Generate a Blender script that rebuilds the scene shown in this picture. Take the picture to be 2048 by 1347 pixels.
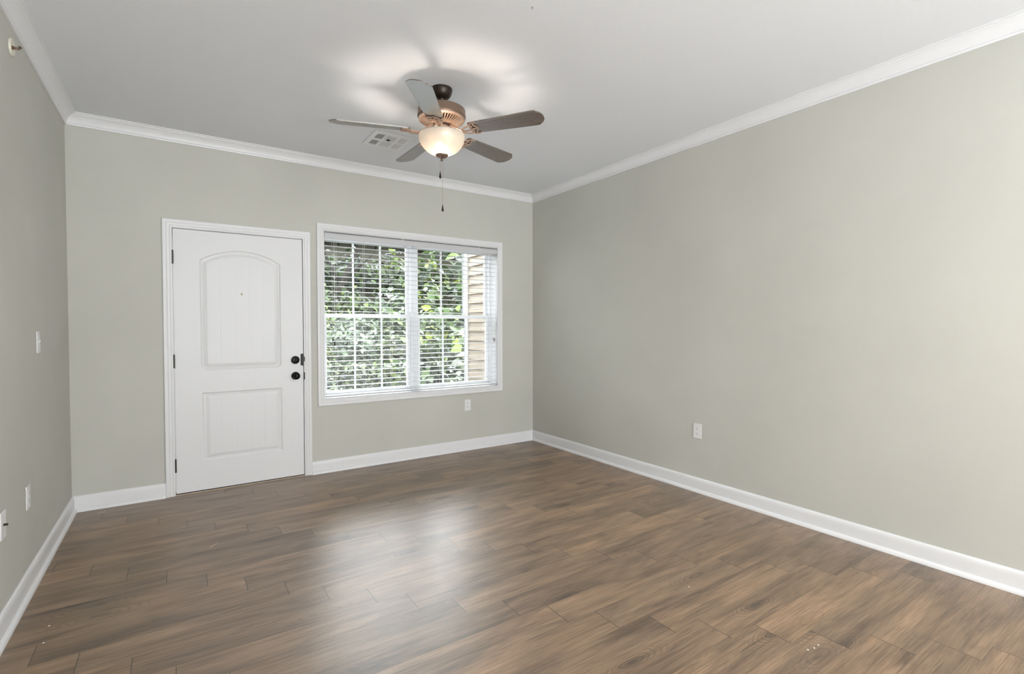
import bpy, bmesh, math, random
import numpy as np
from mathutils import Vector, Matrix
random.seed(7); RNG = np.random.default_rng(7)
for o in list(bpy.data.objects): bpy.data.objects.remove(o)
S = bpy.context.scene
C = S.collection
PI = math.pi

# ------------------------------------------------------------------ camera
CAM = Vector((0.618, -4.5756, 1.287)); YAW, PITCH, ROLL, FPX = 0.5915, -0.021, -0.0016, 999.5
fw = Vector((math.sin(YAW)*math.cos(PITCH), math.cos(YAW)*math.cos(PITCH), math.sin(PITCH)))
r_ = Vector((math.cos(YAW), -math.sin(YAW), 0)); u_ = r_.cross(fw)
rr = r_*math.cos(ROLL)+u_*math.sin(ROLL); uu = -r_*math.sin(ROLL)+u_*math.cos(ROLL)
cd = bpy.data.cameras.new('camera'); cam = bpy.data.objects.new('camera', cd); C.objects.link(cam)
M = Matrix((rr, uu, -fw)).transposed().to_4x4(); M.translation = CAM; cam.matrix_world = M
cd.sensor_fit = 'HORIZONTAL'; cd.sensor_width = 36; cd.lens = FPX*36/2048; cd.clip_start = .02; cd.clip_end = 200
S.camera = cam

# ------------------------------------------------------------------ sky, lights, exposure
w = bpy.data.worlds.new('world'); S.world = w; w.use_nodes = True
bg = w.node_tree.nodes['Background']; bg.inputs[0].default_value = (.91, .96, 1, 1); bg.inputs[1].default_value = 5.0
# hazy bright part of the sky, above the hill in front of the house
nt = w.node_tree; wt = nt.nodes.new('ShaderNodeTexCoord'); dt = nt.nodes.new('ShaderNodeVectorMath'); dt.operation = 'DOT_PRODUCT'
nt.links.new(wt.outputs['Generated'], dt.inputs[0]); dt.inputs[1].default_value = Vector((.34, .80, .50)).normalized()
mr = nt.nodes.new('ShaderNodeMapRange'); mr.interpolation_type = 'SMOOTHSTEP'
nt.links.new(dt.outputs['Value'], mr.inputs['Value']); mr.inputs['From Min'].default_value = .50; mr.inputs['From Max'].default_value = .90
mr.inputs['To Min'].default_value = 5.0; mr.inputs['To Max'].default_value = 27.0; nt.links.new(mr.outputs[0], bg.inputs[1])
def area(name, loc, rot, sx, sy, power, col):
    l = bpy.data.lights.new(name, 'AREA'); l.shape = 'RECTANGLE'; l.size = sx; l.size_y = sy; l.energy = power; l.color = col
    o = bpy.data.objects.new(name, l); C.objects.link(o); o.location = loc; o.rotation_euler = rot; return o
# unseen fill lights added behind the camera, plus the warm ceiling fixture there
area('rear_fill', (2.35, -8.62, 1.15), (PI/2, 0, 0), 2.7, 2.1, 70, (.93, .97, 1))  # fill panel added at the rear opening to brighten the room
area('rear_ceiling_fixture', (2.3, -6.7, 2.70), (0, 0, 0), .9, .9, 30, (1, .76, .52))
area('upward_fill', (1.25, -7.5, .40), (PI, 0, 0), .9, .9, 250, (.90, .95, 1))  # added upward fill for the ceiling and side walls
def lamp(name, loc, power, rad, col):
    l = bpy.data.lights.new(name, 'POINT'); l.energy = power; l.shadow_soft_size = rad; l.color = col
    o = bpy.data.objects.new(name, l); C.objects.link(o); o.location = loc; return o
lamp('omni_fill', (1.2, -7.4, 1.45), 8, .28, (.90, .95, 1))  # added omni fill, no lamp stands here
lamp('omni_fill', (3.0, -7.4, 1.45), 24, .28, (.90, .95, 1))  # second added omni fill, brightens the left wall
vs = S.view_settings; vs.view_transform = 'Standard'; vs.look = 'None'; vs.exposure = 0.05; vs.gamma = 1; vs.use_curve_mapping = False

# ------------------------------------------------------------------ helpers
def tag(o, label=None, cat=None, group=None, kind=None):
    if label: o['label'] = label
    if cat: o['category'] = cat
    if group: o['group'] = group
    if kind: o['kind'] = kind
    return o
def empty(name, loc=(0, 0, 0)):
    o = bpy.data.objects.new(name, None); C.objects.link(o); o.location = loc; o.empty_display_size = .05; return o
def link(name, me, m, parent=None, smooth=False):
    o = bpy.data.objects.new(name, me); C.objects.link(o)
    if m: me.materials.append(m)
    if smooth:
        me.polygons.foreach_set('use_smooth', [True]*len(me.polygons))
    if parent:
        o.parent = parent
        off = Vector(parent.location)
        if parent.parent: off += Vector(parent.parent.location)
        me.transform(Matrix.Translation(-off))
    return o
class MB:
    def __init__(s): s.b = bmesh.new()
    def box(s, x0, x1, y0, y1, z0, z1, bev=0):
        r = bmesh.ops.create_cube(s.b, size=1)
        for v in r['verts']:
            v.co = Vector(((x0+x1)/2+v.co.x*(x1-x0), (y0+y1)/2+v.co.y*(y1-y0), (z0+z1)/2+v.co.z*(z1-z0)))
        if bev:
            es = list({e for v in r['verts'] for e in v.link_edges})
            bmesh.ops.bevel(s.b, geom=es, offset=bev, segments=2, affect='EDGES', profile=.5)
        return s
    def lathe(s, prof, cen=(0, 0, 0), seg=48, M=None):
        rings = []
        for r, z in prof:
            if r < 1e-6: rings.append([s.b.verts.new((0, 0, z))])
            else: rings.append([s.b.verts.new((r*math.cos(2*PI*k/seg), r*math.sin(2*PI*k/seg), z)) for k in range(seg)])
        for a, b in zip(rings, rings[1:]):
            for k in range(seg):
                j = (k+1) % seg
                if len(a) == 1 and len(b) == 1: continue
                if len(a) == 1: s.b.faces.new((a[0], b[k], b[j]))
                elif len(b) == 1: s.b.faces.new((a[k], a[j], b[0]))
                else: s.b.faces.new((a[k], a[j], b[j], b[k]))
        T = Matrix.Translation(cen) @ (M or Matrix.Identity(4))
        for rg in rings:
            for v in rg: v.co = T @ v.co
        return s
    def tube(s, pts, rad, seg=8, flat=1.0):
        pts = [Vector(p) for p in pts]; rads = rad if isinstance(rad, (list, tuple)) else [rad]*len(pts)
        rings = []; up = Vector((0, 0, 1))
        for i, p in enumerate(pts):
            t = (pts[min(i+1, len(pts)-1)]-pts[max(i-1, 0)]).normalized()
            a = t.cross(up)
            if a.length < .05: a = t.cross(Vector((1, 0, 0)))
            a.normalize(); b = t.cross(a).normalized()
            rings.append([s.b.verts.new(p+a*math.cos(2*PI*k/seg)*rads[i]+b*math.sin(2*PI*k/seg)*rads[i]*flat) for k in range(seg)])
        for a, b in zip(rings, rings[1:]):
            for k in range(seg):
                j = (k+1) % seg; s.b.faces.new((a[k], a[j], b[j], b[k]))
        s.b.faces.new(rings[0][::-1]); s.b.faces.new(rings[-1])
        return s
    def prism(s, poly, z0, z1, M=None):
        lo = [s.b.verts.new((x, y, z0)) for x, y in poly]; hi = [s.b.verts.new((x, y, z1)) for x, y in poly]
        n = len(poly)
        s.b.faces.new(lo[::-1]); s.b.faces.new(hi)
        for k in range(n): s.b.faces.new((lo[k], lo[(k+1) % n], hi[(k+1) % n], hi[k]))
        if M:
            for v in lo+hi: v.co = M @ v.co
        return s
    def sweep(s, path, prof, closed=False):
        """path: list of functions prof_point -> world point (one ring per station)"""
        rings = [[s.b.verts.new(f(p)) for p in prof] for f in path]
        n = len(prof)
        prs = list(zip(rings, rings[1:]))+([(rings[-1], rings[0])] if closed else [])
        for a, b in prs:
            for k in range(n): s.b.faces.new((a[k], a[(k+1) % n], b[(k+1) % n], b[k]))
        if not closed: s.b.faces.new(rings[0][::-1]); s.b.faces.new(rings[-1])
        return s
    def build(s, name, m, parent=None, smooth=False, angle=None):
        bmesh.ops.recalc_face_normals(s.b, faces=s.b.faces)
        me = bpy.data.meshes.new(name); s.b.to_mesh(me); s.b.free()
        o = link(name, me, m, parent, smooth)
        if angle:
            me.polygons.foreach_set('use_smooth', [True]*len(me.polygons))
            me.set_sharp_from_angle(angle=math.radians(angle))
        return o
def np_mesh(name, V, F, m, parent=None, smooth=False):
    me = bpy.data.meshes.new(name); V = np.asarray(V, dtype=np.float32); F = np.asarray(F, dtype=np.int32)
    nf, k = F.shape
    me.vertices.add(len(V)); me.vertices.foreach_set('co', V.ravel())
    me.loops.add(nf*k); me.loops.foreach_set('vertex_index', F.ravel())
    me.polygons.add(nf); me.polygons.foreach_set('loop_start', np.arange(0, nf*k, k, dtype=np.int32))
    me.polygons.foreach_set('loop_total', np.full(nf, k, dtype=np.int32))
    me.update(calc_edges=True); me.validate()
    return link(name, me, m, parent, smooth)

# ------------------------------------------------------------------ materials
class NT:
    def __init__(s, name):
        s.m = bpy.data.materials.new(name); s.m.use_nodes = True; s.t = s.m.node_tree; s.n = s.t.nodes
        s.p = s.n['Principled BSDF']; s.out = s.n['Material Output']
    def add(s, typ, **kw):
        n = s.n.new(typ)
        for k, v in kw.items(): setattr(n, k, v)
        return n
    def L(s, a, b): s.t.links.new(a, b)
    def math(s, op, a, b=None, c=None):
        n = s.add('ShaderNodeMath', operation=op)
        for i, v in enumerate((a, b, c)):
            if v is None: continue
            if isinstance(v, (int, float)): n.inputs[i].default_value = v
            else: s.L(v, n.inputs[i])
        return n.outputs[0]
    def ramp(s, fac, stops, interp='LINEAR'):
        n = s.add('ShaderNodeValToRGB'); n.color_ramp.interpolation = interp
        e = n.color_ramp.elements
        while len(e) < len(stops): e.new(.5)
        for q, (p, c) in zip(e, stops):
            q.position = p; q.color = (*c, 1) if len(c) == 3 else c
        s.L(fac, n.inputs[0]); return n.outputs[0]
    def mix(s, f, a, b, typ='MIX'):
        n = s.add('ShaderNodeMix', data_type='RGBA', blend_type=typ)
        for i, v in ((0, f), (6, a), (7, b)):
            if isinstance(v, (int, float)): n.inputs[i].default_value = v
            elif isinstance(v, tuple): n.inputs[i].default_value = (*v, 1)
            else: s.L(v, n.inputs[i])
        return n.outputs[2]
    def noise(s, vec, scale, detail=3, rough=.5, dist=0):
        n = s.add('ShaderNodeTexNoise'); n.inputs['Scale'].default_value = scale; n.inputs['Detail'].default_value = detail
        n.inputs['Roughness'].default_value = rough; n.inputs['Distortion'].default_value = dist
        if vec is not None: s.L(vec, n.inputs['Vector'])
        return n.outputs[0]
    def bump(s, h, strength=.2, dist=.002):
        n = s.add('ShaderNodeBump'); n.inputs['Strength'].default_value = strength; n.inputs['Distance'].default_value = dist
        s.L(h, n.inputs['Height']); s.L(n.outputs[0], s.p.inputs['Normal'])
def simple(name, col, rough=.5, metal=0, spec=.5, bump=None, var=0):
    t = NT(name); t.p.inputs['Base Color'].default_value = (*col, 1); t.p.inputs['Roughness'].default_value = rough
    t.p.inputs['Metallic'].default_value = metal; t.p.inputs['Specular IOR Level'].default_value = spec
    tc = t.add('ShaderNodeTexCoord').outputs['Object']
    if var:
        f = t.noise(tc, var, 3)
        t.L(t.mix(f, tuple(c*.88 for c in col), tuple(min(1, c*1.1) for c in col)), t.p.inputs['Base Color'])
    if bump:
        t.bump(t.noise(tc, bump[0], 2, .6), bump[1], bump[2])
    return t.m
WALL = (.585, .578, .530)
m_wall = simple('wall_paint', WALL, .7, spec=.25, bump=(170, .35, .0012), var=1.2)
m_ceil = simple('ceiling_paint', (.80, .815, .84), .9, spec=.1, bump=(150, .5, .002))
m_trim = simple('white_trim_paint', (.80, .80, .81), .35, spec=.4, bump=(60, .04, .001))
m_door = simple('white_door_paint', (.79, .79, .80), .38, spec=.4, bump=(90, .10, .001))
m_vinyl = simple('white_vinyl', (.80, .81, .82), .35)
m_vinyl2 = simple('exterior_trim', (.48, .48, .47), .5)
m_slat = simple('white_slat', (.61, .61, .62), .45)
m_cord = simple('white_cord', (.78, .77, .74), .8)
m_plate = simple('white_plastic', (.82, .82, .82), .3)
m_dark = simple('dark_slot', (.02, .02, .02), .6)
m_black = simple('black_bronze', (.006, .0055, .005), .25, spec=.15)
m_hinge = simple('grey_bronze', (.09, .085, .08), .4, metal=.7)
m_shadow = simple('gap_shade', (.03, .022, .015), .9)
m_bronze = simple('brushed_bronze', (.21, .145, .105), .42, metal=.55, var=60)
m_bronze_lit = simple('lit_bronze', (.52, .36, .27), .4, metal=.45, var=60)  # lighter copy of the bronze, bulb light put into the colour
m_oil = simple('dark_and_shaded_bronze', (.035, .022, .016), .38, metal=.5)
m_chain = simple('chain_brass', (.45, .38, .30), .4, metal=.8)
m_duct = simple('duct_dark', (.05, .05, .055), .8)
m_grey = simple('grey_louver', (.72, .72, .72), .5)
m_tassel = simple('grey_tassel', (.35, .35, .35), .6)
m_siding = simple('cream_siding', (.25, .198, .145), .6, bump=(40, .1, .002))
m_cream = simple('cream_escutcheon', (.72, .69, .58), .35)
m_brassd = simple('dark_brass', (.22, .15, .08), .35, metal=.8)
m_bulbglass = simple('red_bulb', (.5, .35, .30), .3)
m_wood_raw = simple('raw_wood', (.75, .62, .45), .8)
m_fleck = simple('paint_fleck', (.8, .79, .75), .7)
m_caulk = simple('tan_caulk', (.62, .50, .40), .7, var=30)
m_soil = simple('hillside_soil', (.045, .042, .026), .95, var=3)
m_bark = simple('bark', (.03, .024, .02), .9, var=12)
m_twig = simple('dry_twig', (.18, .145, .10), .85)

def make_floor_mat():
    t = NT('wood_plank_floor')
    tc = t.add('ShaderNodeTexCoord').outputs['Object']
    sp = t.add('ShaderNodeSeparateXYZ'); t.L(tc, sp.inputs[0]); X, Y = sp.outputs[0], sp.outputs[1]
    PW, PL, SH = .1544, .92, .163
    rf = t.math('DIVIDE', t.math('SUBTRACT', -2.0, Y), PW)
    row = t.math('FLOOR', rf); fr = t.math('FRACT', rf)
    wn = t.add('ShaderNodeTexWhiteNoise', noise_dimensions='1D'); t.L(row, wn.inputs['W'])
    jit = t.math('MULTIPLY', t.math('SUBTRACT', wn.outputs[0], .5), .03)
    xs = t.math('ADD', t.math('SUBTRACT', t.math('SUBTRACT', X, 1.205), t.math('MULTIPLY', row, SH)), jit)
    u = t.math('DIVIDE', xs, PL); idx = t.math('FLOOR', u); fu = t.math('FRACT', u)
    cv = t.add('ShaderNodeCombineXYZ'); t.L(row, cv.inputs[0]); t.L(idx, cv.inputs[1])
    wn2 = t.add('ShaderNodeTexWhiteNoise', noise_dimensions='3D'); t.L(cv.outputs[0], wn2.inputs['Vector'])
    rnd = wn2.outputs[0]; rz = t.math('MULTIPLY', rnd, 37.0)
    def vec(sx, sy, z=rz):
        c = t.add('ShaderNodeCombineXYZ'); t.L(t.math('MULTIPLY', X, sx), c.inputs[0]); t.L(t.math('MULTIPLY', Y, sy), c.inputs[1])
        if z is not None: t.L(z, c.inputs[2])
        return c.outputs[0]
    # knots: sparse stretched voronoi
    vo = t.add('ShaderNodeTexVoronoi'); vo.inputs['Scale'].default_value = 1
    t.L(vec(1.7, 5.6), vo.inputs['Vector']); kd = vo.outputs['Distance']
    kd = t.math('ADD', kd, t.math('MULTIPLY', t.math('SUBTRACT', t.noise(vec(9, 22), 1, 2), .5), .10))
    # gate most cells away so that knots stay sparse
    vcol = t.add('ShaderNodeSeparateColor'); t.L(vo.outputs['Color'], vcol.inputs[0])
    gate = t.math('GREATER_THAN', vcol.outputs[0], .42)
    kn = t.math('MULTIPLY', t.ramp(kd, [(0, (1, 1, 1)), (.06, (.85, .85, .85)), (.17, (0, 0, 0))]), gate)
    ringz = t.math('MULTIPLY', t.ramp(kd, [(0, (1, 1, 1)), (.12, (.9, .9, .9)), (.42, (0, 0, 0))]), gate)
    rings = t.math('MULTIPLY', t.math('MULTIPLY', t.math('SINE', t.math('MULTIPLY', kd, 120)), ringz), .75)
    # grain
    big = t.noise(vec(1.7, 7.0), 1.0, 4, .58, 1.0)
    big2 = t.noise(vec(1.2, 17), 1.0, 5, .62, .5)
    mid = t.noise(vec(2.0, 48), 1.0, 5, .66, .35)
    fine = t.noise(vec(5, 240), 1.0, 4, .65, .2)
    cloud = t.noise(vec(1.5, 5.5), 1.0, 3, .55, .5)
    base = t.ramp(big, [(.25, (.140, .092, .060)), (.42, (.245, .163, .104)), (.58, (.320, .212, .134)), (.80, (.40, .264, .165))])
    g2 = t.ramp(big2, [(.25, (.48, .47, .46)), (.50, (.98, .98, .98)), (.8, (1.2, 1.18, 1.15))])
    col = t.mix(.85, base, g2, 'MULTIPLY')
    gm = t.ramp(mid, [(.32, (.52, .51, .50)), (.50, (.98, .98, .98)), (.7, (1.2, 1.18, 1.16))])
    col = t.mix(.45, col, gm, 'MULTIPLY')
    gf = t.ramp(fine, [(.36, (.50, .48, .46)), (.50, (1, 1, 1)), (.72, (1.16, 1.15, 1.14))])
    col = t.mix(.8, col, gf, 'MULTIPLY')
    gc = t.ramp(cloud, [(.30, (.50, .51, .52)), (.46, (.96, .97, .98)), (.8, (1.14, 1.10, 1.05))])
    col = t.mix(.62, col, gc, 'MULTIPLY')
    pv = t.ramp(rnd, [(0, (.84, .85, .86)), (.5, (1, 1, 1)), (1, (1.13, 1.10, 1.06))])
    col = t.mix(1, col, pv, 'MULTIPLY')
    col = t.mix(t.math('MAXIMUM', rings, 0), col, (.10, .068, .045))
    col = t.mix(t.math('MULTIPLY', kn, .9), col, (.07, .048, .033))
    # seams: crisp end joints, fainter long seams
    ej = t.math('LESS_THAN', t.math('MULTIPLY', fu, PL), .0032)
    lj = t.math('LESS_THAN', t.math('MULTIPLY', fr, PW), .0012)
    seam = t.math('MAXIMUM', t.math('MULTIPLY', ej, 1.0), t.math('MULTIPLY', lj, .30))
    col = t.mix(seam, col, (.05, .036, .026))
    t.L(col, t.p.inputs['Base Color'])
    t.L(t.math('ADD', .29, t.math('MULTIPLY', mid, .12)), t.p.inputs['Roughness'])
    t.p.inputs['Specular IOR Level'].default_value = .95
    h = t.math('SUBTRACT', t.math('ADD', t.math('MULTIPLY', fine, .35), t.math('MULTIPLY', mid, .5)), t.math('MULTIPLY', seam, 1.5))
    t.bump(h, .16, .0012)
    return t.m
m_floor = make_floor_mat()

def make_blade_mat():
    t = NT('walnut_blade')
    tc = t.add('ShaderNodeTexCoord').outputs['Object']
    mp = t.add('ShaderNodeMapping'); mp.inputs['Scale'].default_value = (1.4, 60, 3); t.L(tc, mp.inputs[0])
    n = t.noise(mp.outputs[0], 1.5, 4, .55, .4)
    t.L(t.ramp(n, [(.3, (.07, .053, .044)), (.7, (.16, .122, .10))]), t.p.inputs['Base Color'])
    t.p.inputs['Roughness'].default_value = .22; t.p.inputs['IOR'].default_value = 2.2; t.p.inputs['Specular IOR Level'].default_value = .7
    return t.m
m_blade = make_blade_mat()

def make_bowl_mat():
    t = NT('frosted_alabaster_glass')
    tc = t.add('ShaderNodeTexCoord').outputs['Object']
    n = t.noise(tc, 9, 3, .55, 1.2)
    c = t.ramp(n, [(.35, (.056, .047, .037)), (.65, (.076, .068, .056))])
    tr = t.add('ShaderNodeBsdfTranslucent'); df = t.add('ShaderNodeBsdfDiffuse'); gl = t.add('ShaderNodeBsdfGlossy')
    rf = t.add('ShaderNodeBsdfRefraction'); rf.inputs['Roughness'].default_value = .62; rf.inputs['IOR'].default_value = 1.15
    gl.inputs['Roughness'].default_value = .25
    t.L(c, tr.inputs[0]); rf.inputs[0].default_value = (.46, .41, .34, 1); df.inputs[0].default_value = (.85, .80, .72, 1)
    a0 = t.add('ShaderNodeMixShader'); a0.inputs[0].default_value = .26; t.L(tr.outputs[0], a0.inputs[1]); t.L(rf.outputs[0], a0.inputs[2])
    a = t.add('ShaderNodeMixShader'); a.inputs[0].default_value = .45; t.L(a0.outputs[0], a.inputs[1]); t.L(df.outputs[0], a.inputs[2])
    b = t.add('ShaderNodeMixShader'); b.inputs[0].default_value = .04; t.L(a.outputs[0], b.inputs[1]); t.L(gl.outputs[0], b.inputs[2])
    t.L(b.outputs[0], t.out.inputs[0]); t.n.remove(t.p)
    return t.m
m_bowl = make_bowl_mat()

def emis(name, col, s):
    t = NT(name); t.p.inputs['Base Color'].default_value = (1, 1, 1, 1)
    t.p.inputs['Emission Color'].default_value = (*col, 1); t.p.inputs['Emission Strength'].default_value = s
    return t.m
m_bulb = emis('warm_bulb', (1, .90, .79), 500)

def make_glass(name, tint=(1, 1, 1), refl=1.0):
    t = NT(name); t.n.remove(t.p)
    tr = t.add('ShaderNodeBsdfTransparent'); tr.inputs[0].default_value = (*tint, 1)
    gl = t.add('ShaderNodeBsdfGlossy'); gl.inputs['Roughness'].default_value = .0
    f = t.add('ShaderNodeFresnel'); f.inputs[0].default_value = 1.45
    m = t.add('ShaderNodeMixShader'); t.L(t.math('MULTIPLY', f.outputs[0], refl), m.inputs[0])
    t.L(tr.outputs[0], m.inputs[1]); t.L(gl.outputs[0], m.inputs[2]); t.L(m.outputs[0], t.out.inputs[0])
    return t.m
m_glass = make_glass('window_glass', (.97, .98, .975), .5)
def make_screen():
    t = NT('insect_screen'); t.n.remove(t.p)
    tr = t.add('ShaderNodeBsdfTransparent'); d = t.add('ShaderNodeBsdfDiffuse'); d.inputs[0].default_value = (.6, .6, .6, 1)
    m = t.add('ShaderNodeMixShader'); m.inputs[0].default_value = .05
    t.L(tr.outputs[0], m.inputs[1]); t.L(d.outputs[0], m.inputs[2]); t.L(m.outputs[0], t.out.inputs[0])
    return t.m
m_screen = make_screen()

def leaf_mat(name, stops):
    t = NT(name)
    g = t.add('ShaderNodeNewGeometry')
    c = t.ramp(g.outputs['Random Per Island'], stops)
    t.L(c, t.p.inputs['Base Color']); t.p.inputs['Roughness'].default_value = .42
    t.p.inputs['Specular IOR Level'].default_value = .5
    tr = t.add('ShaderNodeBsdfTranslucent'); t.L(c, tr.inputs[0])
    m = t.add('ShaderNodeMixShader'); m.inputs[0].default_value = .3
    t.L(t.p.outputs[0], m.inputs[1]); t.L(tr.outputs[0], m.inputs[2]); t.L(m.outputs[0], t.out.inputs[0])
    return t.m
m_leaf_mid = leaf_mat('leaf_mid_green', [(0, (0.010, 0.021, 0.006)), (.4, (0.026, 0.046, 0.013)), (.75, (0.131, 0.198, 0.077)), (1, (0.313, 0.387, 0.107))])
m_leaf_bright = leaf_mat('leaf_bright_green', [(0, (0.014, 0.029, 0.006)), (.4, (0.041, 0.067, 0.019)), (.7, (0.184, 0.263, 0.118)), (1, (0.478, 0.532, 0.099))])
m_leaf_dark = leaf_mat('leaf_dark_green', [(0, (0.006, 0.012, 0.004)), (.5, (0.016, 0.030, 0.009)), (1, (0.130, 0.203, 0.066))])
m_leaf_grey = leaf_mat('leaf_grey_green', [(0, (0.015, 0.023, 0.010)), (.4, (0.039, 0.052, 0.026)), (.75, (0.171, 0.210, 0.118)), (1, (0.350, 0.387, 0.206))])
m_leaf_blue = leaf_mat('leaf_pale_green', [(0, (0.026, 0.039, 0.021)), (.5, (0.068, 0.094, 0.058)), (1, (0.387, 0.478, 0.331))])
m_leaf_gold = leaf_mat('leaf_golden', [(0, (0.100, 0.110, 0.025)), (.5, (0.250, 0.230, 0.050)), (1, (0.350, 0.260, 0.080))])

# ------------------------------------------------------------------ room shell
XR, YR, H = 3.9744, -8.5, 2.755
DX0, DX1, DZ = .582, 1.546, 2.055              # door rough opening
WX0, WX1, WZ0, WZ1 = 1.700, 3.513, .643, 2.130  # window opening
WT = .17
tag(MB().box(-.2, XR+.2, YR-.2, WT, -.1, 0).build('floor', m_floor), 'brown wood plank floor running parallel to the door wall', 'floor', kind='structure')
tag(MB().box(-.2, XR+.2, YR-.2, WT, H, H+.12).build('ceiling', m_ceil), 'white lightly textured ceiling above the fan', 'ceiling', kind='structure')
tag(MB().box(-.15, 0, YR-.15, WT, 0, H).build('wall_left', m_wall), 'grey-beige side wall at the left edge with switch plate', 'wall', kind='structure')
tag(MB().box(XR, XR+.15, YR-.15, WT, 0, H).build('wall_right', m_wall), 'long plain grey-beige side wall filling the right half', 'wall', kind='structure')
b = MB()
for a in ((0, DX0, 0, H), (DX0, DX1, DZ, H), (DX1, WX0, 0, H), (WX0, WX1, 0, WZ0), (WX0, WX1, WZ1, H), (WX1, XR, 0, H)):
    b.box(a[0], a[1], 0, WT, a[2], a[3])
bmesh.ops.remove_doubles(b.b, verts=b.b.verts, dist=1e-5)
tag(b.build('wall_back', m_wall), 'grey-beige end wall that holds the entry door and the window', 'wall', kind='structure')
b = MB()
for a in ((0, 1.0, 0, H), (1.0, 3.7, 2.2, H), (3.7, XR, 0, H), (1.0, 3.7, 0, .1)): b.box(a[0], a[1], YR-.15, YR, a[2], a[3])
tag(b.build('wall_rear', m_wall), 'grey-beige wall behind the viewer with a wide glazed opening', 'wall', kind='structure')

# crown and baseboards (mitred)
crown = [(0, 2.675), (.010, 2.675), (.0125, 2.680), (.0125, 2.686), (.009, 2.689), (.013, 2.692), (.014, 2.697), (.017, 2.706), (.023, 2.718), (.032, 2.729),
         (.043, 2.738), (.052, 2.742), (.053, 2.7465), (.056, 2.748), (.067, 2.749), (.067, H), (0, H)]
base = [(0, .110), (.004, .110), (.009, .106), (.012, .098), (.014, .086), (.0145, .078), (.0145, .024), (.019, .023), (.025, .017), (.0285, .009), (.0295, 0), (0, 0)]
def wall_run(name, prof, p0, p1, n, m0, m1, label, cat):
    p0 = Vector(p0); p1 = Vector(p1); d = (p1-p0).normalized(); n = Vector(n)
    f0 = lambda q: Vector((p0.x, p0.y, 0))+n*q[0]+d*(q[0]*m0)+Vector((0, 0, q[1]))
    f1 = lambda q: Vector((p1.x, p1.y, 0))+n*q[0]-d*(q[0]*m1)+Vector((0, 0, q[1]))
    return tag(MB().sweep([f0, f1], prof).build(name, m_trim, angle=35), label, cat, kind='structure')
e = 0.0006
wall_run('trim_1', crown, (e, YR, 0), (e, 0, 0), (1, 0, 0), 0, 1, 'white crown molding along the left wall', 'crown molding')
wall_run('trim_2', crown, (0, -e, 0), (XR, -e, 0), (0, -1, 0), 1, 1, 'white crown molding above the door and window', 'crown molding')
wall_run('trim_3', crown, (XR-e, 0, 0), (XR-e, YR, 0), (-1, 0, 0), 1, 0, 'white crown molding along the right wall', 'crown molding')
CX0, CX1, CZ = .5366, 1.5872, 2.1018
wall_run('baseboard_left', base, (e, YR, 0), (e, 0, 0), (1, 0, 0), 0, 1, 'white baseboard along the left wall', 'baseboard')
wall_run('baseboard_back', base, (0, -e, 0), (CX0, -e, 0), (0, -1, 0), 1, 0, 'short white baseboard left of the entry door', 'baseboard')
wall_run('baseboard_back', base, (CX1, -e, 0), (XR, -e, 0), (0, -1, 0), 0, 1, 'white baseboard under the window', 'baseboard')
wall_run('baseboard_right', base, (XR-e, 0, 0), (XR-e, YR, 0), (-1, 0, 0), 1, 0, 'white baseboard along the right wall', 'baseboard')

# ------------------------------------------------------------------ entry door
casing = [(0, 0), (0, -.009), (.003, -.011), (.010, -.0115), (.013, -.0085), (.017, -.012), (.030, -.014), (.034, -.0115), (.040, -.016), (.052, -.0175), (.057, -.017), (.0605, -.012), (.0605, 0)]
door = empty('door_1', (1.062, 0, 0)); tag(door, 'white arched two-panel entry door with black knob and deadbolt', 'door', kind='structure')
def frame_path(x0, x1, z0, z1, closed):
    # inner rectangle; profile q=(out, y)
    c = [lambda q: Vector((x0-q[0], q[1]-e, (z0-q[0]) if closed else 0)), lambda q: Vector((x0-q[0], q[1]-e, z1+q[0])),
         lambda q: Vector((x1+q[0], q[1]-e, z1+q[0])), lambda q: Vector((x1+q[0], q[1]-e, (z0-q[0]) if closed else 0))]
    return c
MB().sweep(frame_path(CX0+.0605, CX1-.0605, 0, CZ-.0605, False), casing).build('door_casing', m_trim, door, angle=30)
b = MB()
b.box(DX0+.001, .600, .0006, WT-.002, 0, DZ-.001).box(1.528, DX1-.001, .0006, WT-.002, 0, DZ-.001).box(.600, 1.528, .0006, WT-.002, 2.037, DZ-.001)
b.box(.600, .612, .05, .075, 0, 2.037).box(1.516, 1.528, .05, .075, 0, 2.037).box(.612, 1.516, .05, .075, 2.024, 2.037)   # stops behind the slab
b.build('door_jamb', m_trim, door)
# slab face as a pressed height field
SX0, SX1, SZ0, SZ1, SY = .604, 1.5235, .012, 2.033, .003
dx = .0035; dz = .0045
gx = np.linspace(SX0, SX1, int((SX1-SX0)/dx)+1); gz = np.linspace(SZ0, SZ1, int((SZ1-SZ0)/dz)+1)
GX, GZ = np.meshgrid(gx, gz)
def inside(x, z, x0, x1, z0, z1, rise):
    d = np.minimum(np.minimum(x-x0, x1-x), z-z0)
    if rise:
        hw = (x1-x0)/2; R = (hw*hw+rise*rise)/(2*rise); cx = (x0+x1)/2; cz = z1+rise-R
        dt = R-np.hypot(x-cx, z-cz)
    else: dt = z1-z
    return np.minimum(d, dt)
def profile(d):
    return np.interp(d, [-.001, .002, .007, .013, .017, .021, .040, .045, .052], [0, -.0035, -.0075, -.0085, -.0065, -.0095, -.004, -.0025, -.0025])
D1 = inside(GX, GZ, .776, 1.348, .950, 1.808, .088); D2 = inside(GX, GZ, .782, 1.352, .243, .772, 0)
hgt = np.where(D1 > -.001, profile(D1), 0)+np.where(D2 > -.001, profile(D2), 0)
for gxx in (.905, 1.006, 1.113, 1.214):
    hgt -= .0010*np.clip(1-np.abs(GX-gxx)/.0055, 0, 1)*((D1 > .052) | (D2 > .052))
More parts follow.
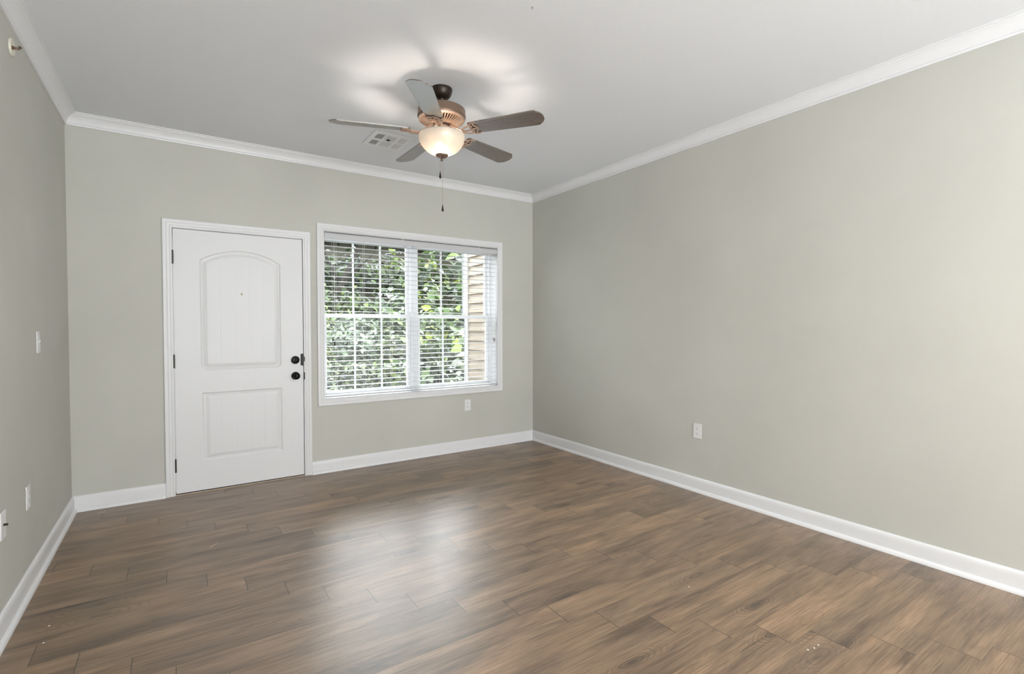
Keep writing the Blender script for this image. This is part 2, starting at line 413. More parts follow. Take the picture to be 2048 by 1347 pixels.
V = np.stack([GX, SY-hgt, GZ], -1).reshape(-1, 3); ny, nx = GX.shape
I = np.arange(nx*ny).reshape(ny, nx)
F = np.stack([I[:-1, :-1], I[:-1, 1:], I[1:, 1:], I[1:, :-1]], -1).reshape(-1, 4)
slab = np_mesh('door_slab', V, F, m_door, door, smooth=True)
# close the slab with sides and a back
bm = bmesh.new(); bm.from_mesh(slab.data)
bnd = [ed for ed in bm.edges if ed.is_boundary]
r = bmesh.ops.extrude_edge_only(bm, edges=bnd)
nv = [g for g in r['geom'] if isinstance(g, bmesh.types.BMVert)]
for v in nv: v.co.y += .044
bmesh.ops.contextual_create(bm, geom=[g for g in r['geom'] if isinstance(g, bmesh.types.BMEdge)])
bmesh.ops.recalc_face_normals(bm, faces=bm.faces); bm.to_mesh(slab.data); bm.free()
slab.data.set_sharp_from_angle(angle=math.radians(40))
MB().box(.600, 1.528, .012, WT-.004, 0, .0085).build('threshold', m_shadow, door)  # dark block under the slab, the gap's shade put into its colour
MB().box(.600, 1.528, -.012, .0115, 0, .004, .001).build('threshold_strip', m_caulk, door)
RY = Matrix.Rotation(PI/2, 4, 'X')   # lathe +z -> -y
def knob_round(name, x, z, prof, extra=None):
    o = MB().lathe(prof, (x, SY, z), 40, RY).build(name, m_black, door, angle=40); return o
kn = knob_round('door_knob', 1.4605, .869, [(0, 0), (.033, 0), (.034, .003), (.031, .009), (.020, .012), (.011, .016), (.010, .028), (.016, .034), (.0255, .041), (.0285, .050), (.0265, .060), (.018, .067), (0, .069)])
kn['label'] = 'black round door knob'
db = knob_round('deadbolt', 1.4600, 1.004, [(0, 0), (.034, 0), (.034, .006), (.031, .012), (.022, .015), (0, .016)])
db['label'] = 'black round deadbolt with thumb turn'
o = MB().box(1.4545, 1.4655, SY-.034, SY-.0165, .988, 1.020, .003).build('thumb_turn', m_black, door)
o.parent = db; o.location = (0, 0, 0)
for v in o.data.vertices: pass
MB().prism([(1.502, -.046), (1.508, -.052), (1.523, -.052), (1.523, .050), (1.508, .050), (1.502, .043)], 0, .003,
           Matrix.Translation((0, SY-.0005, 1.006)) @ Matrix.Rotation(PI/2, 4, 'X')).build('lock_guard', m_black, door)
MB().prism([(1.5265, -.020), (1.5335, -.012), (1.5335, .020), (1.5265, .030)], 0, .004,
           Matrix.Translation((0, -.0125, 1.006)) @ Matrix.Rotation(PI/2, 4, 'X')).build('strike_plate', m_black, door)
MB().box(1.5262, 1.5335, -.0155, -.0105, .834, .896, .001).build('strike_plate', m_black, door)
for z in (1.816, 1.024, .228):
    b = MB()
    for k in range(5): b.lathe([(0, 0), (.0062, .0005), (.0065, .019), (0, .0195)], (.6015, -.0075, z-.050+k*.020), 14)
    b.lathe([(0, 0), (.005, .001), (.003, .005), (0, .006)], (.6015, -.0075, z+.050), 12)
    b.box(.598, .605, -.004, .012, z-.05, z+.05)
    b.build('hinge', m_hinge, door, angle=40)
MB().lathe([(0, .0005), (.0035, .001), (.0045, .003), (.0072, .0035), (.0078, .0015), (.0078, -.008)], (1.061, SY+.0025, 1.551), 24, RY).build('peephole', m_chain, door, smooth=True)

# ------------------------------------------------------------------ window
win = empty('window_1', (2.6065, 0, .643)); tag(win, 'white twin double-hung window with grilles looking onto greenery', 'window', kind='structure')
MB().sweep(frame_path(1.7005, 3.4985, .6495, 2.1325, True), casing, closed=True).build('window_casing', m_trim, win, angle=30)
for o in win.children: pass
J = .004
b = MB()
b.box(WX0+e, WX0+J, .001, .150, WZ0+e, WZ1-e).box(WX1-J, WX1-e, .001, .150, WZ0+e, WZ1-e).box(WX0+J, WX1-J, .001, .150, WZ1-J, WZ1-e).box(WX0+J, WX1-J, .001, .150, WZ0+e, WZ0+J)
b.build('window_jamb', m_trim, win)
FX0, FX1, FZ0, FZ1 = WX0+J, WX1-J, WZ0+J, WZ1-J
CM = 2.6045
b = MB()
b.box(FX0, FX0+.022, .150, .235, FZ0, FZ1).box(FX1-.022, FX1, .150, .235, FZ0, FZ1)
b.box(FX0+.022, FX1-.022, .150, .235, FZ0, FZ0+.022).box(FX0+.022, FX1-.022, .150, .235, FZ1-.022, FZ1)
b.box(CM-.037, CM+.037, .146, .235, FZ0+.022, FZ1-.022).box(CM-.010, CM+.010, .140, .147, FZ0+.022, FZ1-.022)
b.build('window_frame', m_vinyl, win)
def sash(x0, x1, z0, z1, y, d, st, rb, rt, name):
    o = MB().box(x0, x0+st, y, y+d, z0, z1, .002).box(x1-st, x1, y, y+d, z0, z1, .002).box(x0+st, x1-st, y+.001, y+d-.001, z0, z0+rb, .002).box(x0+st, x1-st, y+.001, y+d-.001, z1-rt, z1, .002).build('sash', m_vinyl, win)
    gx0, gx1, gz0, gz1 = x0+st, x1-st, z0+rb, z1-rt
    MB().box(gx0-.002, gx1+.002, y+d/2-.002, y+d/2+.002, gz0-.002, gz1+.002).build('pane', m_glass, o)
    for k in (1, 2):
        xm = gx0+(gx1-gx0)*k/3
        MB().box(xm-.009, xm+.009, y+d/2-.009, y+d/2-.0025, gz0, gz1, .002).build('muntin', m_vinyl, o)
    return o
for (x0, x1) in ((FX0+.023, CM-.038), (CM+.038, FX1-.023)):
    sash(x0, x1, 1.372, FZ1-.023, .196, .030, .026, .036, .030, 'upper')
    s = sash(x0, x1, FZ0+.023, 1.408, .160, .032, .031, .026, .036, 'lower')
    MB().box(x0+.33, x0+.37, .147, .160, 1.400, 1.410, .002).build('sash_lock', m_vinyl, s)
    MB().box(x0+.004, x1-.004, .2290, .2295, FZ0+.024, 1.40).build('insect_screen', m_screen, win)
# fix nested offsets: children of sashes were offset by window location only (sash has location 0)

# ------------------------------------------------------------------ blind
bl = empty('window_blind', (2.6065, .045, 2.12)); tag(bl, 'white horizontal slat blind lowered over the whole window, slats open', 'window blind')
BX0, BX1 = 1.712, 3.500
MB().box(BX0, BX1, .022, .068, 2.085, 2.122, .002).build('headrail', m_slat, bl)
b = MB().box(BX0-.004, BX1+.004, .006, .014, 2.066, 2.113, .002).box(BX0-.004, BX1+.004, .0045, .007, 2.104, 2.113, .001)
b.build('valance', m_slat, bl)
for x in (2.43, 3.275): MB().box(x-.012, x+.012, .003, .0045, 2.108, 2.126, 0).box(x-.010, x+.010, .003, .022, 2.118, 2.1255).build('valance_clip', m_plate, bl)
n = 9; prof = []
for k in range(n):
    t = -1+2*k/(n-1); prof.append((t*.0252, .0022*(1-t*t)))
top = [(y, z+.0013) for y, z in prof]; bot = [(y, z-.0013) for y, z in prof[::-1]]
sp = top+bot
zz = 2.051; slat_me = None
while zz > .69:
    if slat_me is None:
        f0 = lambda q: Vector((BX0-2.6065, q[0], q[1])); f1 = lambda q: Vector((BX1-2.6065, q[0], q[1]))
        b = MB().sweep([f0, f1], sp); bmesh.ops.recalc_face_normals(b.b, faces=b.b.faces)
        slat_me = bpy.data.meshes.new('slat'); b.b.to_mesh(slat_me); b.b.free(); slat_me.materials.append(m_slat)
    o = bpy.data.objects.new('slat', slat_me); C.objects.link(o); o.parent = bl; o.location = (0, 0, zz-2.12)
    o.rotation_euler = (random.uniform(-.012, .012)+.01, random.uniform(-.0006, .0006), 0)
    zz -= .0448
MB().box(BX0, BX1, .019, .071, .658, .672, .003).build('bottom_rail', m_slat, bl)
for x in (1.812, 2.068, 2.328, 2.588, 2.849, 3.107, 3.362):
    b = MB().tube([(x, .0185, .66), (x, .0185, 2.085)], .0009, 5).tube([(x, .0715, .66), (x, .0715, 2.085)], .0009, 5)
    z2 = 2.051-.0045
    while z2 > .69:
        b.tube([(x, .0185, z2), (x, .0715, z2)], .0005, 4); z2 -= .0448
    b.box(x-.006, x+.006, .017, .0185, .655, .668)
    b.build('ladder_cord', m_cord, bl)
for x, zt, m in ((1.772, 1.176, m_black), (1.789, 1.140, m_black), (3.448, 1.158, m_tassel), (3.458, 1.140, m_tassel), (3.468, 1.150, m_tassel)):
    MB().tube([(x, .000, zt+.012), (x, .003, 1.6), (x, .015, 2.085)], .0009 if m is m_black else .0013, 5).build('lift_cord', m_cord, bl)
    o = MB().lathe([(0, .016), (.003, .016), (.0045, .006), (.0065, -.012), (.0055, -.018), (0, -.018)], (x, .000, zt), 14).build('tassel', m, bl, angle=50)
    o['label'] = 'dark cord tassel' if m is m_black else 'grey cord tassel'

# ------------------------------------------------------------------ ceiling fan
FXc, FYc = 2.0, -1.741
fan = empty('ceiling_fan', (FXc, FYc, H)); tag(fan, 'bronze five-blade ceiling fan with lit glass bowl and pull chains', 'ceiling fan')
cc = (FXc, FYc, 0)
MB().lathe([(0, H-.0005), (.066, H-.0005), (.067, H-.008), (.064, H-.020), (.058, H-.038), (.048, H-.052), (.034, H-.060), (.026, H-.061), (.0, H-.061)], cc, 56).build('canopy', m_oil, fan, angle=40)  # shade at the ceiling put into a darker bronze
MB().lathe([(0, H-.055), (.020, H-.056), (.026, H-.064), (.026, H-.070), (.017, H-.078), (.0155, H-.086), (.030, H-.092), (.034, H-.098), (.030, H-.110), (0, H-.110)], cc, 48).build('hanger_ball', m_oil, fan, angle=50)
HZ = 2.630
MB().lathe([(0, HZ), (.120, HZ), (.140, HZ-.002), (.1455, HZ-.006), (.147, HZ-.012), (.147, HZ-.040), (.1485, HZ-.043), (.1485, HZ-.049), (.1455, HZ-.052), (.143, HZ-.060), (.0, HZ-.061)], cc, 72).build('motor_housing', m_bronze, fan, angle=30)
# ribbed vent ring under the housing
b = MB().lathe([(.1425, HZ-.0605), (.1415, HZ-.066), (.130, HZ-.071), (.130, HZ-.0605)], cc, 64)
b.lathe([(.082, HZ-.070), (.082, HZ-.094), (.060, HZ-.099), (.060, HZ-.070)], cc, 48)
for k in range(44):
    a = 2*PI*k/44; ca, sa = math.cos(a), math.sin(a)
    b.tube([(FXc+.078*ca, FYc+.078*sa, HZ-.0925), (FXc+.105*ca, FYc+.105*sa, HZ-.083), (FXc+.134*ca, FYc+.134*sa, HZ-.069)], [.0026, .0036, .0046], 6)
b.build('vent_ring', m_bronze_lit, fan, angle=50)
MB().lathe([(.131, HZ-.0615), (.080, HZ-.080), (0, HZ-.080)], cc, 48).build('motor_cover', m_oil, fan, smooth=True)
MB().lathe([(0, HZ-.088), (.058, HZ-.088), (.060, HZ-.096), (.060, HZ-.108), (.050, HZ-.112), (0, HZ-.112)], cc, 40).build('flywheel', m_oil, fan, angle=40)
SZt = 2.535
MB().lathe([(0, SZt-.010), (.040, SZt-.010), (.052, SZt-.016), (.055, SZt-.028), (.053, SZt-.050), (.060, SZt-.058), (.075, SZt-.064), (.078, SZt-.069), (0, SZt-.070)], cc, 48).build('switch_housing', m_bronze_lit, fan, angle=40)
# bowl (with wall thickness)
RB, ZB, HB = .1425, 2.468, .122
outer = [(RB*math.cos(t), ZB-HB*math.sin(t)**1.0) for t in np.linspace(0, PI/2, 22)]
outer = [(max(r, 0) if k < 21 else 0, z) for k, (r, z) in enumerate(outer)]
b = MB().lathe([(0, ZB-HB)]+outer[::-1][1:], cc, 72)
b.lathe([(RB-.004, ZB-.001), (RB-.004, ZB+.003), (RB-.001, ZB+.005), (RB+.0015, ZB+.003), (RB+.0015, ZB-.001), (RB-.004, ZB-.001)], cc, 72)
b.build('light_bowl', m_bowl, fan, smooth=True)
zb0 = ZB-HB
MB().lathe([(0, zb0+.002), (.020, zb0+.0005), (.036, zb0+.006), (.039, zb0+.004), (.037, zb0-.003), (.026, zb0-.011), (.012, zb0-.016), (.006, zb0-.018), (.006, zb0-.022), (.0085, zb0-.026), (.0085, zb0-.030), (.004, zb0-.034), (0, zb0-.035)], cc, 40).build('finial', m_bronze, fan, angle=50)
MB().tube([(FXc, FYc, zb0+.004), (FXc, FYc, SZt-.07)], .004, 10).build('centre_rod', m_bronze, fan)
for a in (-2.5, -2.5+PI):
    bx, by = FXc-.006+.022*math.cos(a), FYc-.008+.022*math.sin(a)
    MB().lathe([(0, 0), (.012, 0), (.012, -.040), (.008, -.046), (.008, -.048), (0, -.048)], (bx, by, SZt-.0705), 20).build('lamp_socket', m_oil, fan, angle=40)
    MB().lathe([(0, 0), (.008, 0), (.0135, -.005), (.0165, -.013), (.0175, -.021), (.0155, -.030), (.009, -.037), (0, -.039)], (bx, by, SZt-.119), 20).build('light_bulb', m_bulb, fan, smooth=True)
# blades
BZ, BR = 2.487, .660
half = [(.195, .047), (.205, .052), (.30, .057), (.45, .063), (.60, .068), (.616, .0685), (.621, .066), (.636, .052), (.642, .048), (.650, .036), (.657, .024), (.660, .012)]
outline = half+[(r, -w) for r, w in half[::-1]]
ph0 = 4.074; PITCHB = math.radians(12)
for k in range(5):
    a = ph0+k*2*PI/5
    T = Matrix.Translation((FXc, FYc, BZ)) @ Matrix.Rotation(a, 4, 'Z') @ Matrix.Rotation(-PITCHB, 4, 'X')
    b = MB().prism(outline, 0, .0065)
    bmesh.ops.bevel(b.b, geom=[ed for ed in b.b.edges if abs(ed.verts[0].co.z-ed.verts[1].co.z) < 1e-6 and len(ed.link_faces) == 2], offset=.0012, segments=1, affect='EDGES')
    bmesh.ops.recalc_face_normals(b.b, faces=b.b.faces)
    me = bpy.data.meshes.new('blade'); b.b.to_mesh(me); b.b.free(); me.materials.append(m_blade)
    o = bpy.data.objects.new('blade', me); C.objects.link(o); o.parent = fan
    o.matrix_local = Matrix.Translation((0, 0, -H)) @ Matrix.Translation((-FXc, -FYc, 0)) @ T @ Matrix.Identity(4) if False else Matrix.Translation((-FXc, -FYc, -H)) @ T
    # ornate arm: stem from the flywheel, scrolls, cradle under the blade
    b = MB(); P = lambda r, w, z: (Vector((r, w, z)))
    tw = lambda v, f: Vector((v.x, v.y*math.cos(PITCHB*f)+v.z*math.sin(PITCHB*f), -v.y*math.sin(PITCHB*f)+v.z*math.cos(PITCHB*f)))
    stem = [P(.050, 0, .038), P(.072, 0, .034), P(.098, 0, .018), P(.120, 0, .002), P(.150, 0, -.012), P(.180, 0, -.014), P(.205, 0, -.008), P(.235, 0, -.005)]
    b.tube(stem, [.011, .012, .011, .010, .009, .0085, .007, .005], 10, .6)
    for sg in (1, -1):
        sc = [P(.135, .004*sg, -.010), P(.152, .024*sg, -.012), P(.176, .036*sg, -.011), P(.200, .036*sg, -.008), P(.214, .026*sg, -.006), P(.210, .014*sg, -.006), P(.196, .013*sg, -.007)]
        b.tube([tw(v, min(1, (v.x-.12)/.08)) for v in sc], [.005, .006, .0062, .006, .0055, .005, .004], 8, .7)
        ar = [P(.190, .034*sg, -.008), P(.205, .044*sg, -.005), P(.222, .052*sg, -.004), P(.238, .053*sg, -.004), P(.250, .048*sg, -.0035)]
        b.tube([tw(v, 1) for v in ar], [.006, .006, .0058, .005, .0035], 8, .6)
        b.tube([tw(P(.232, .052*sg, -.004), 1), tw(P(.226, .036*sg, -.004), 1), tw(P(.236, .018*sg, -.004), 1), tw(P(.248, .0, -.004), 1)], [.005, .005, .0048, .004], 8, .6)
        b.lathe([(0, -.003), (.0045, -.002), (.005, .0)], tw(P(.228, .040*sg, -.0065), 1), 10)
    T2 = Matrix.Translation((FXc, FYc, BZ)) @ Matrix.Rotation(a, 4, 'Z')
    bmesh.ops.transform(b.b, matrix=T2, verts=b.b.verts)
    b.build('blade_arm', m_bronze_lit, fan, smooth=True)
# pull chains
for (ox, oy, zt, zk) in ((-.028, -.034, 2.49, 2.232), (.002, -.004, zb0-.034, 2.040)):
    b = MB(); z = zt
    x0, y0 = FXc+ox, FYc+oy
    if ox < 0:   # clear of the bowl: hangs from the switch housing over the rim side of the finial plate
        z = zb0-.012
    b.tube([(x0, y0, z), (x0, y0, zk)], .0008, 5)
    while z > zk: b.lathe([(0, .0017), (.0015, .0008), (.0015, -.0008), (0, -.0017)], (x0, y0, z), 6); z -= .0045
    pc = b.build('pull_chain', m_chain, fan)
    o = MB().lathe([(0, .022), (.002, .021), (.0032, .012), (.0062, -.004), (.0072, -.012), (.0060, -.019), (0, -.022)], (x0, y0, zk-.018), 16).build('chain_knob', m_oil, fan, angle=50)
    o.parent = pc

# ------------------------------------------------------------------ ceiling vent
VX, VY, VS = 1.871, -.891, .304
vent = empty('ceiling_vent', (VX+VS/2, VY+.157, H)); tag(vent, 'white square ceiling air register beside the fan', 'air vent')
VW, VD = .302, .314
cols = [(.115, .315), (.375, .645), (.715, .915)]; rows = [(.15, .49), (.59, .93)]
b = MB(); zt, zb_ = H-.0005, H-.007
xs = [0]+[c for p in cols for c in p]+[1]; ys = [0]+[c for p in rows for c in p]+[1]
for i in range(len(xs)-1):
    for j in range(len(ys)-1):
        if i % 2 == 1 and j % 2 == 1: continue
        b.box(VX+xs[i]*VW, VX+xs[i+1]*VW, VY+ys[j]*VD, VY+ys[j+1]*VD, zb_, zt)
bmesh.ops.remove_doubles(b.b, verts=b.b.verts, dist=1e-5)
b.build('vent_frame', m_plate, vent)
b = MB()
b.box(VX-.004, VX+VW+.004, VY-.004, VY, H-.004, zt).box(VX-.004, VX, VY, VY+VD, H-.004, zt).box(VX+VW, VX+VW+.004, VY, VY+VD, H-.004, zt).box(VX-.004, VX+VW+.004, VY+VD, VY+VD+.004, H-.004, zt)
b.build('vent_edge', m_grey, vent)
MB().box(VX+.02, VX+VW-.02, VY+.02, VY+VD-.02, H-.0012, H-.0006).build('duct_shade_sheet', m_duct, vent)  # flat dark sheet, the duct's inner shade put into its colour
for ci, (c0, c1) in enumerate(cols):
    for (q0, q1) in rows:
        b = MB(); X0, X1, Y0, Y1 = VX+c0*VW, VX+c1*VW, VY+q0*VD, VY+q1*VD
        nn = 6 if ci != 1 else 11
        for k in range(nn):
            if ci == 1:
                y = Y0+(Y1-Y0)*(k+.5)/nn; b.box(X0, X1, y-.0034, y+.0034, H-.0055, H-.0040)
            else:
                x = X0+(X1-X0)*(k+.5)/nn; wdt = .0019 if ci == 0 else .0042
                b.box(x-wdt, x+wdt, Y0, Y1, H-.0058, H-.0042)
        b.build('louver_panel', m_grey, vent)
MB().lathe([(0, 0), (.010, 0), (.011, -.004), (.008, -.008), (0, -.009)], (VX+.479*VW, VY+.42*VD, H-.0065), 20).box(VX+.44*VW, VX+.52*VW, VY+.40*VD, VY+.44*VD, H-.014, H-.007).build('damper_lever', m_dark, vent)
hk = MB().lathe([(0, 0), (.004, 0), (.004, -.003), (.0015, -.004), (.0015, -.010), (0, -.010)], (1.998, -2.695, H-.0002), 12).build('ceiling_screw', m_tassel)
tag(hk, 'tiny grey screw in the bare ceiling near the top edge', 'screw')

# ------------------------------------------------------------------ outlets, switches, sprinkler
def plate_frame(loc, n):
    """local x = along wall, y = up, z = out of wall"""
    n = Vector(n); up = Vector((0, 0, 1)); ax = up.cross(n)
    Mx = Matrix((ax, up, n)).transposed().to_4x4(); return Mx
def put(name, loc, n, label, cat, parts, group=None):
    root = empty(name, loc); root.matrix_world = Matrix.Translation(loc) @ plate_frame(loc, n)
    tag(root, label, cat, group)
    for nm, bm_, m in parts:
        bmesh.ops.recalc_face_normals(bm_.b, faces=bm_.b.faces)
        me = bpy.data.meshes.new(nm); bm_.b.to_mesh(me); bm_.b.free(); me.materials.append(m)
        o = bpy.data.objects.new(nm, me); C.objects.link(o); o.parent = root
    return root
def plate(w=.072, h=.116): return MB().box(-w/2, w/2, -h/2, h/2, .0008, .0058, .0022)
def oval(cy, w=.0165, h=.0135, z0=.0058, z1=.0074):
    pts = []
    for k in range(24):
        t = 2*PI*k/24; x = w*math.cos(t)*1.05; y = max(-h, min(h, w*math.sin(t)*1.05)); pts.append((x, cy+y))
    return MB().prism(pts, z0, z1)
def duplex():
    P = [('cover_plate', plate(), m_plate)]
    for cy in (-.0195, .0195):
        P.append(('receptacle', oval(cy), m_plate))
        P.append(('slots', MB().box(-.0075, -.0052, cy-.001, cy+.008, .0074, .0077).box(.0052, .0075, cy-.001, cy+.007, .0074, .0077).box(-.0024, .0024, cy-.0095, cy-.0050, .0074, .0077), m_hinge))
    P.append(('plate_screw', MB().lathe([(0, .0072), (.002, .0070), (.003, .0058)], (0, 0, 0), 12), m_plate))
    return P
def two_screws(c): return [('plate_screw', MB().lathe([(0, .0070), (.0022, .0068), (.003, .0056)], (0, y, 0), 12), m_grey) for y in c]
put('wall_outlet', (XR, -2.167, .473), (-1, 0, 0), 'white duplex outlet low on the long right wall', 'outlet', duplex())
put('wall_outlet', (3.130, 0, .469), (0, -1, 0), 'white duplex outlet under the right end of the window', 'outlet', duplex())
put('wall_outlet', (0, -1.228, .455), (1, 0, 0), 'white duplex outlet low on the left wall', 'outlet', duplex())
put('light_switch', (0, -.937, 1.207), (1, 0, 0), 'white toggle light switch midway up the left wall', 'light switch',
    [('cover_plate', plate(), m_plate), ('toggle', MB().box(-.005, .005, -.012, .012, .0056, .0072, .001).box(-.0030, .0030, .001, .007, .007, .0125, .001), m_plate)]+two_screws((-.030, .030)))
put('coax_plate', (0, -1.656, .458), (1, 0, 0), 'white cable plate with metal connector at the left picture edge', 'wall plate',
    [('cover_plate', plate(), m_plate), ('coax_connector', MB().lathe([(0, .0058), (.0058, .0058), (.0058, .009), (.0045, .009), (.0045, .019), (.0015, .019), (.0015, .0165), (0, .0165)], (0, 0, 0), 12), m_oil)]+two_screws((-.042, .042)))
put('fire_sprinkler', (0, -1.352, 2.577), (1, 0, 0), 'cream sidewall fire sprinkler high on the left wall', 'sprinkler',
    [('escutcheon', MB().lathe([(0, .004), (.012, .004), (.020, .006), (.034, .010), (.0385, .009), (.0395, .0008), (.0, .0008)], (0, 0, 0), 36), m_cream),
     ('sprinkler_body', MB().lathe([(0, .004), (.0095, .004), (.0095, .016), (.007, .020), (.006, .026), (0, .026)], (0, 0, 0), 16).tube([(-.011, 0, .022), (-.012, 0, .032), (-.006, 0, .044), (0, 0, .048)], .002, 6).tube([(.011, 0, .022), (.012, 0, .032), (.006, 0, .044), (0, 0, .048)], .002, 6).box(-.013, .013, -.003, .003, .018, .024), m_brassd),
     ('glass_bulb', MB().lathe([(0, .026), (.002, .028), (.0022, .040), (0, .046)], (0, 0, 0), 10), m_bulbglass),
     ('deflector', MB().box(-.012, .012, -.002, .010, .048, .0495).box(-.013, .013, .009, .0105, .040, .058), m_brassd)])

sk = bpy.data.objects['fire_sprinkler']
for ch in sk.children:
    if ch.name.split('.')[0] != 'escutcheon': ch.scale = (.85, .85, .66)

# ------------------------------------------------------------------ debris on the floor
def strip(name, pts, rad, m, label, cat, flat=.4, group=None):
    return tag(MB().tube(pts, rad, 6, flat).build(name, m), label, cat, group)
strip('wood_shaving', [(.762, -1.196, .0018), (.781, -1.176, .003), (.803, -1.154, .0018)], .0024, m_wood_raw, 'pale wood splinter lying on the floor before the door', 'splinter')
strip('wood_shaving', [(.150, -.118, .0018), (.172, -.135, .003), (.192, -.112, .0018)], .0020, m_wood_raw, 'bent wood sliver on the floor by the left baseboard corner', 'splinter')
fl = [((2.704, -3.035), 'white paint fleck alone on the floor right of centre'), ((2.687, -3.603), 'left fleck of three white paint flecks in the foreground right'),
      ((2.720, -3.611), 'middle fleck of three white paint flecks in the foreground right'), ((2.753, -3.612), 'right fleck of three white paint flecks in the foreground right'),
      ((.146, -1.694), 'white paint fleck farther along the left baseboard'), ((.152, -1.838), 'white paint fleck nearest the left picture edge')]
for (x, y), lb in fl:
    b = MB(); ang = random.random()*3; pts = [(x+.0042*math.cos(ang+t)*random.uniform(.7, 1.2), y+.0042*math.sin(ang+t)*random.uniform(.7, 1.2)) for t in (0, 1.2, 2.5, 3.7, 5.0)]
    tag(b.prism(pts, .0001, .0011).build('paint_fleck', m_fleck), lb, 'paint fleck', 'paint flecks on the floor')

# ------------------------------------------------------------------ outside: wing wall, hillside, planting
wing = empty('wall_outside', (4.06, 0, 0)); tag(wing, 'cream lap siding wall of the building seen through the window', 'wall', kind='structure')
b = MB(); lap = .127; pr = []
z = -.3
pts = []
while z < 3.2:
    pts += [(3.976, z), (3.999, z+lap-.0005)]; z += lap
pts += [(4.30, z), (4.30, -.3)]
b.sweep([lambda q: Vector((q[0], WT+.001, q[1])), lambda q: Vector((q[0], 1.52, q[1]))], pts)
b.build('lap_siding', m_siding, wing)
MB().box(3.972, 4.30, 1.521, 1.628, -.3, 3.2, .004).build('corner_board', m_vinyl2, wing)

def slope(x, y): return np.where(y < 1.5, -.05, -.05+(y-1.5)*.20+np.clip(y-8.3, 0, 3.4)*.62+.05*np.sin(x*2.1+y*1.7))
gx = np.linspace(-4, 16, 80); gy = np.linspace(WT+.02, 16, 70); GX, GY = np.meshgrid(gx, gy)
GZ = slope(GX, GY)
V = np.stack([GX, GY, GZ], -1).reshape(-1, 3); I = np.arange(GX.size).reshape(GX.shape)
F = np.stack([I[:-1, :-1], I[:-1, 1:], I[1:, 1:], I[1:, :-1]], -1).reshape(-1, 4)
tag(np_mesh('hillside', V, F, m_soil, smooth=True), 'brown hillside rising behind the building', 'hillside', kind='structure')

def leaves(N, pos, nrm, size):
    """N folded leaf blades: 6 verts, 2 quads each"""
    d = RNG.normal(size=(N, 3)); d[:, 2] -= .5
    d -= (d*nrm).sum(1, keepdims=True)*nrm; d /= np.linalg.norm(d, axis=1, keepdims=True)+1e-9
    s = np.cross(nrm, d)
    shp = [(0, 0, 0), (.35, .32, .10), (.72, .22, .09), (1.0, 0, -.05), (.72, -.22, .09), (.35, -.32, .10)]
    L = (size*RNG.uniform(.6, 1.35, N))[:, None]
    V = np.stack([pos+L*(d*a+s*b_+nrm*c) for a, b_, c in shp], 1).reshape(-1, 3)
    i = np.arange(N)[:, None]*6
    F = np.concatenate([i+np.array([[0, 1, 2, 3]]), i+np.array([[0, 3, 4, 5]])], 0)
    return V, F
# unseen soffit and left wall, added to keep sky light off the siding
sof = tag(MB().box(-2.0, 4.3, WT+.002, .62, 2.62, 2.78).build('ceiling_shade_outside', m_vinyl), 'unseen white soffit added over the entry for shade', 'soffit', kind='structure')
opp = tag(MB().box(-1.2, -1.0, WT+.002, 1.6, -.3, 2.61).build('wall_outside', m_siding), 'unseen siding wall added left of the entry for shade', 'wall', kind='structure')  # added out of view to shade the siding opposite
def shrub(name, cx, cy, rx, ry, rz, N, size, m, label, cat, zoff=0., group=None, stems=5, stem_m=None, up=.5):
    gz = float(slope(np.array(cx), np.array(cy)))+zoff
    root = empty(name, (cx, cy, gz)); tag(root, label, cat, group)
    v = RNG.normal(size=(N, 3)); v /= np.linalg.norm(v, axis=1, keepdims=True)
    v[:, 2] = np.abs(v[:, 2])*1.0-.15
    lump = 1+.22*np.sin(v[:, 0]*7+cx*3)*np.sin(v[:, 1]*6+cy)+.18*np.sin(v[:, 2]*9+cx)
    rad = (RNG.uniform(0, 1, N)**.35)*lump
    pos = v*rad[:, None]*np.array([rx, ry, rz])+np.array([cx, cy, gz+.05])
    nrm = v*.7+RNG.normal(size=(N, 3))*.55+np.array([0, -.25, up]); nrm /= np.linalg.norm(nrm, axis=1, keepdims=True)
    V, F = leaves(N, pos, nrm, size)
    np_mesh('foliage', V, F, m, root)
    b = MB()
    for k in range(stems):
        a = random.uniform(0, 6.28); q = random.uniform(.3, .8)
        p0 = Vector((cx, cy, gz-.05)); p2 = p0+Vector((math.cos(a)*rx*q, math.sin(a)*ry*q, rz*random.uniform(.5, .95)))
        p1 = (p0+p2)/2+Vector((random.uniform(-.05, .05), random.uniform(-.05, .05), .05))
        b.tube([p0, p1, p2], [.012, .008, .004], 6)
    b.build('stems', stem_m or m_bark, root)
    return root
ROWS = [  # y, heading range, count, radius, height, leaf, words
 (2.35, .20, .66, 5, .34, .34, .045, 'nearest'), (3.30, .17, .66, 6, .40, .50, .055, 'second'), (4.50, .17, .66, 6, .50, .75, .065, 'third'),
 (5.95, .17, .66, 6, .60, .95, .075, 'fourth'), (7.65, .17, .66, 6, .74, 1.35, .085, 'fifth'), (9.6, .17, .66, 6, .85, 1.25, .105, 'sixth'), (11.6, .17, .66, 6, .9, .95, .12, 'hilltop')]
KINDS = [['grey', 'grey', 'mid', 'grey', 'mid', 'grey'], ['blue', 'grey', 'mid', 'dark', 'grey', 'mid'], ['mid', 'blue', 'grey', 'mid', 'bright', 'mid'],
         ['bright', 'blue', 'mid', 'bright', 'bright', 'mid'], ['dark', 'mid', 'blue', 'bright', 'mid', 'bright'], ['dark', 'dark', 'mid', 'bright', 'mid', 'bright'], ['dark', 'dark', 'dark', 'mid', 'bright', 'dark']]
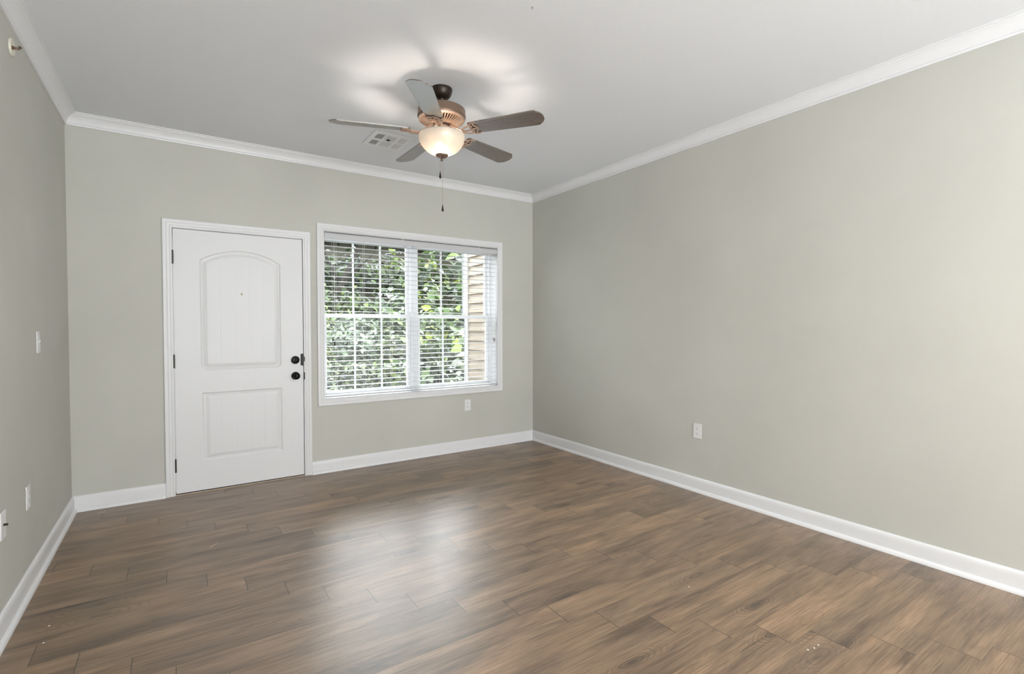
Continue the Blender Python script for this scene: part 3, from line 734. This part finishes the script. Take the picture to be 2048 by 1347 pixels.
KM = dict(grey=(m_leaf_grey, 'grey-green'), mid=(m_leaf_mid, 'mid-green'), blue=(m_leaf_blue, 'pale green'), bright=(m_leaf_bright, 'bright yellow-green'), dark=(m_leaf_dark, 'dark green'))
ORD = ['leftmost', 'second from the left', 'third from the left', 'fourth from the left', 'fifth from the left', 'sixth from the left']
for ri, (y, h0, h1, n, rad, hh, lf, word) in enumerate(ROWS):
    for ci in range(n):
        x = .618+(y+4.58)*(h0+(h1-h0)*(ci+.5)/n)
        mt, cw = KM[KINDS[ri][ci]]
        sx = (y+4.58)*(h1-h0)/n*.62
        lf *= 1.3; N = int(min(3200, 1.9*sx*(hh+rad)*2.8/(lf*lf*.42)))
        shrub('hillside_shrub', x, y+random.uniform(-.12, .12), sx, rad, hh*random.uniform(.92, 1.08), N, lf, mt, cw+' shrub in the '+word+' row up the slope, '+ORD[ci], 'shrub', group='shrubs on the slope outside')
shrub('golden_shrub', 2.55, 3.9, .20, .16, .80, 330, .055, m_leaf_gold, 'small golden-leaved shrub standing among the green on the left', 'shrub', stems=3)
# leaning tree on the left
tr = empty('leaning_tree', (3.9, 8.6, 1.3)); tag(tr, 'dark leaning tree with thin trunks at the upper left of the window', 'tree')
MB().tube([(3.9, 8.6, 1.3), (4.1, 8.45, 2.3), (4.5, 8.35, 3.2), (4.7, 8.4, 3.9)], [.10, .08, .06, .04], 10).tube([(4.1, 8.45, 2.4), (4.6, 8.2, 2.9), (5.1, 8.1, 3.4)], [.05, .035, .02], 8).tube([(4.1, 8.45, 2.4), (3.7, 8.2, 3.0), (3.5, 8.1, 3.5)], [.04, .03, .015], 8).build('trunk', m_bark, tr, smooth=True)
N = 2600
v = RNG.normal(size=(N, 3)); v /= np.linalg.norm(v, axis=1, keepdims=True)
pos = v*(RNG.uniform(0, 1, N)**.4)[:, None]*np.array([1.1, .7, .45])+np.array([4.4, 8.4, 3.9])
nrm = v*.5+RNG.normal(size=(N, 3))*.5+np.array([0, 0, .6]); nrm /= np.linalg.norm(nrm, axis=1, keepdims=True)
V, F = leaves(N, pos, nrm, .10); np_mesh('crown', V, F, m_leaf_dark, tr)
for (p0, p1, lb) in (((2.40, 1.62, .40), (2.85, 1.75, .60), 'long dry twig slanting across the ivy under the left window unit'), ((3.05, 1.72, .60), (3.22, 1.60, .42), 'dry twig leaning down to the right beside the window mullion')):
    m0 = (Vector(p0)+Vector(p1))/2+Vector((0, 0, .02))
    strip('dry_twig', [p0, m0, p1], [.006, .005, .003], m_twig, lb, 'twig', 1)
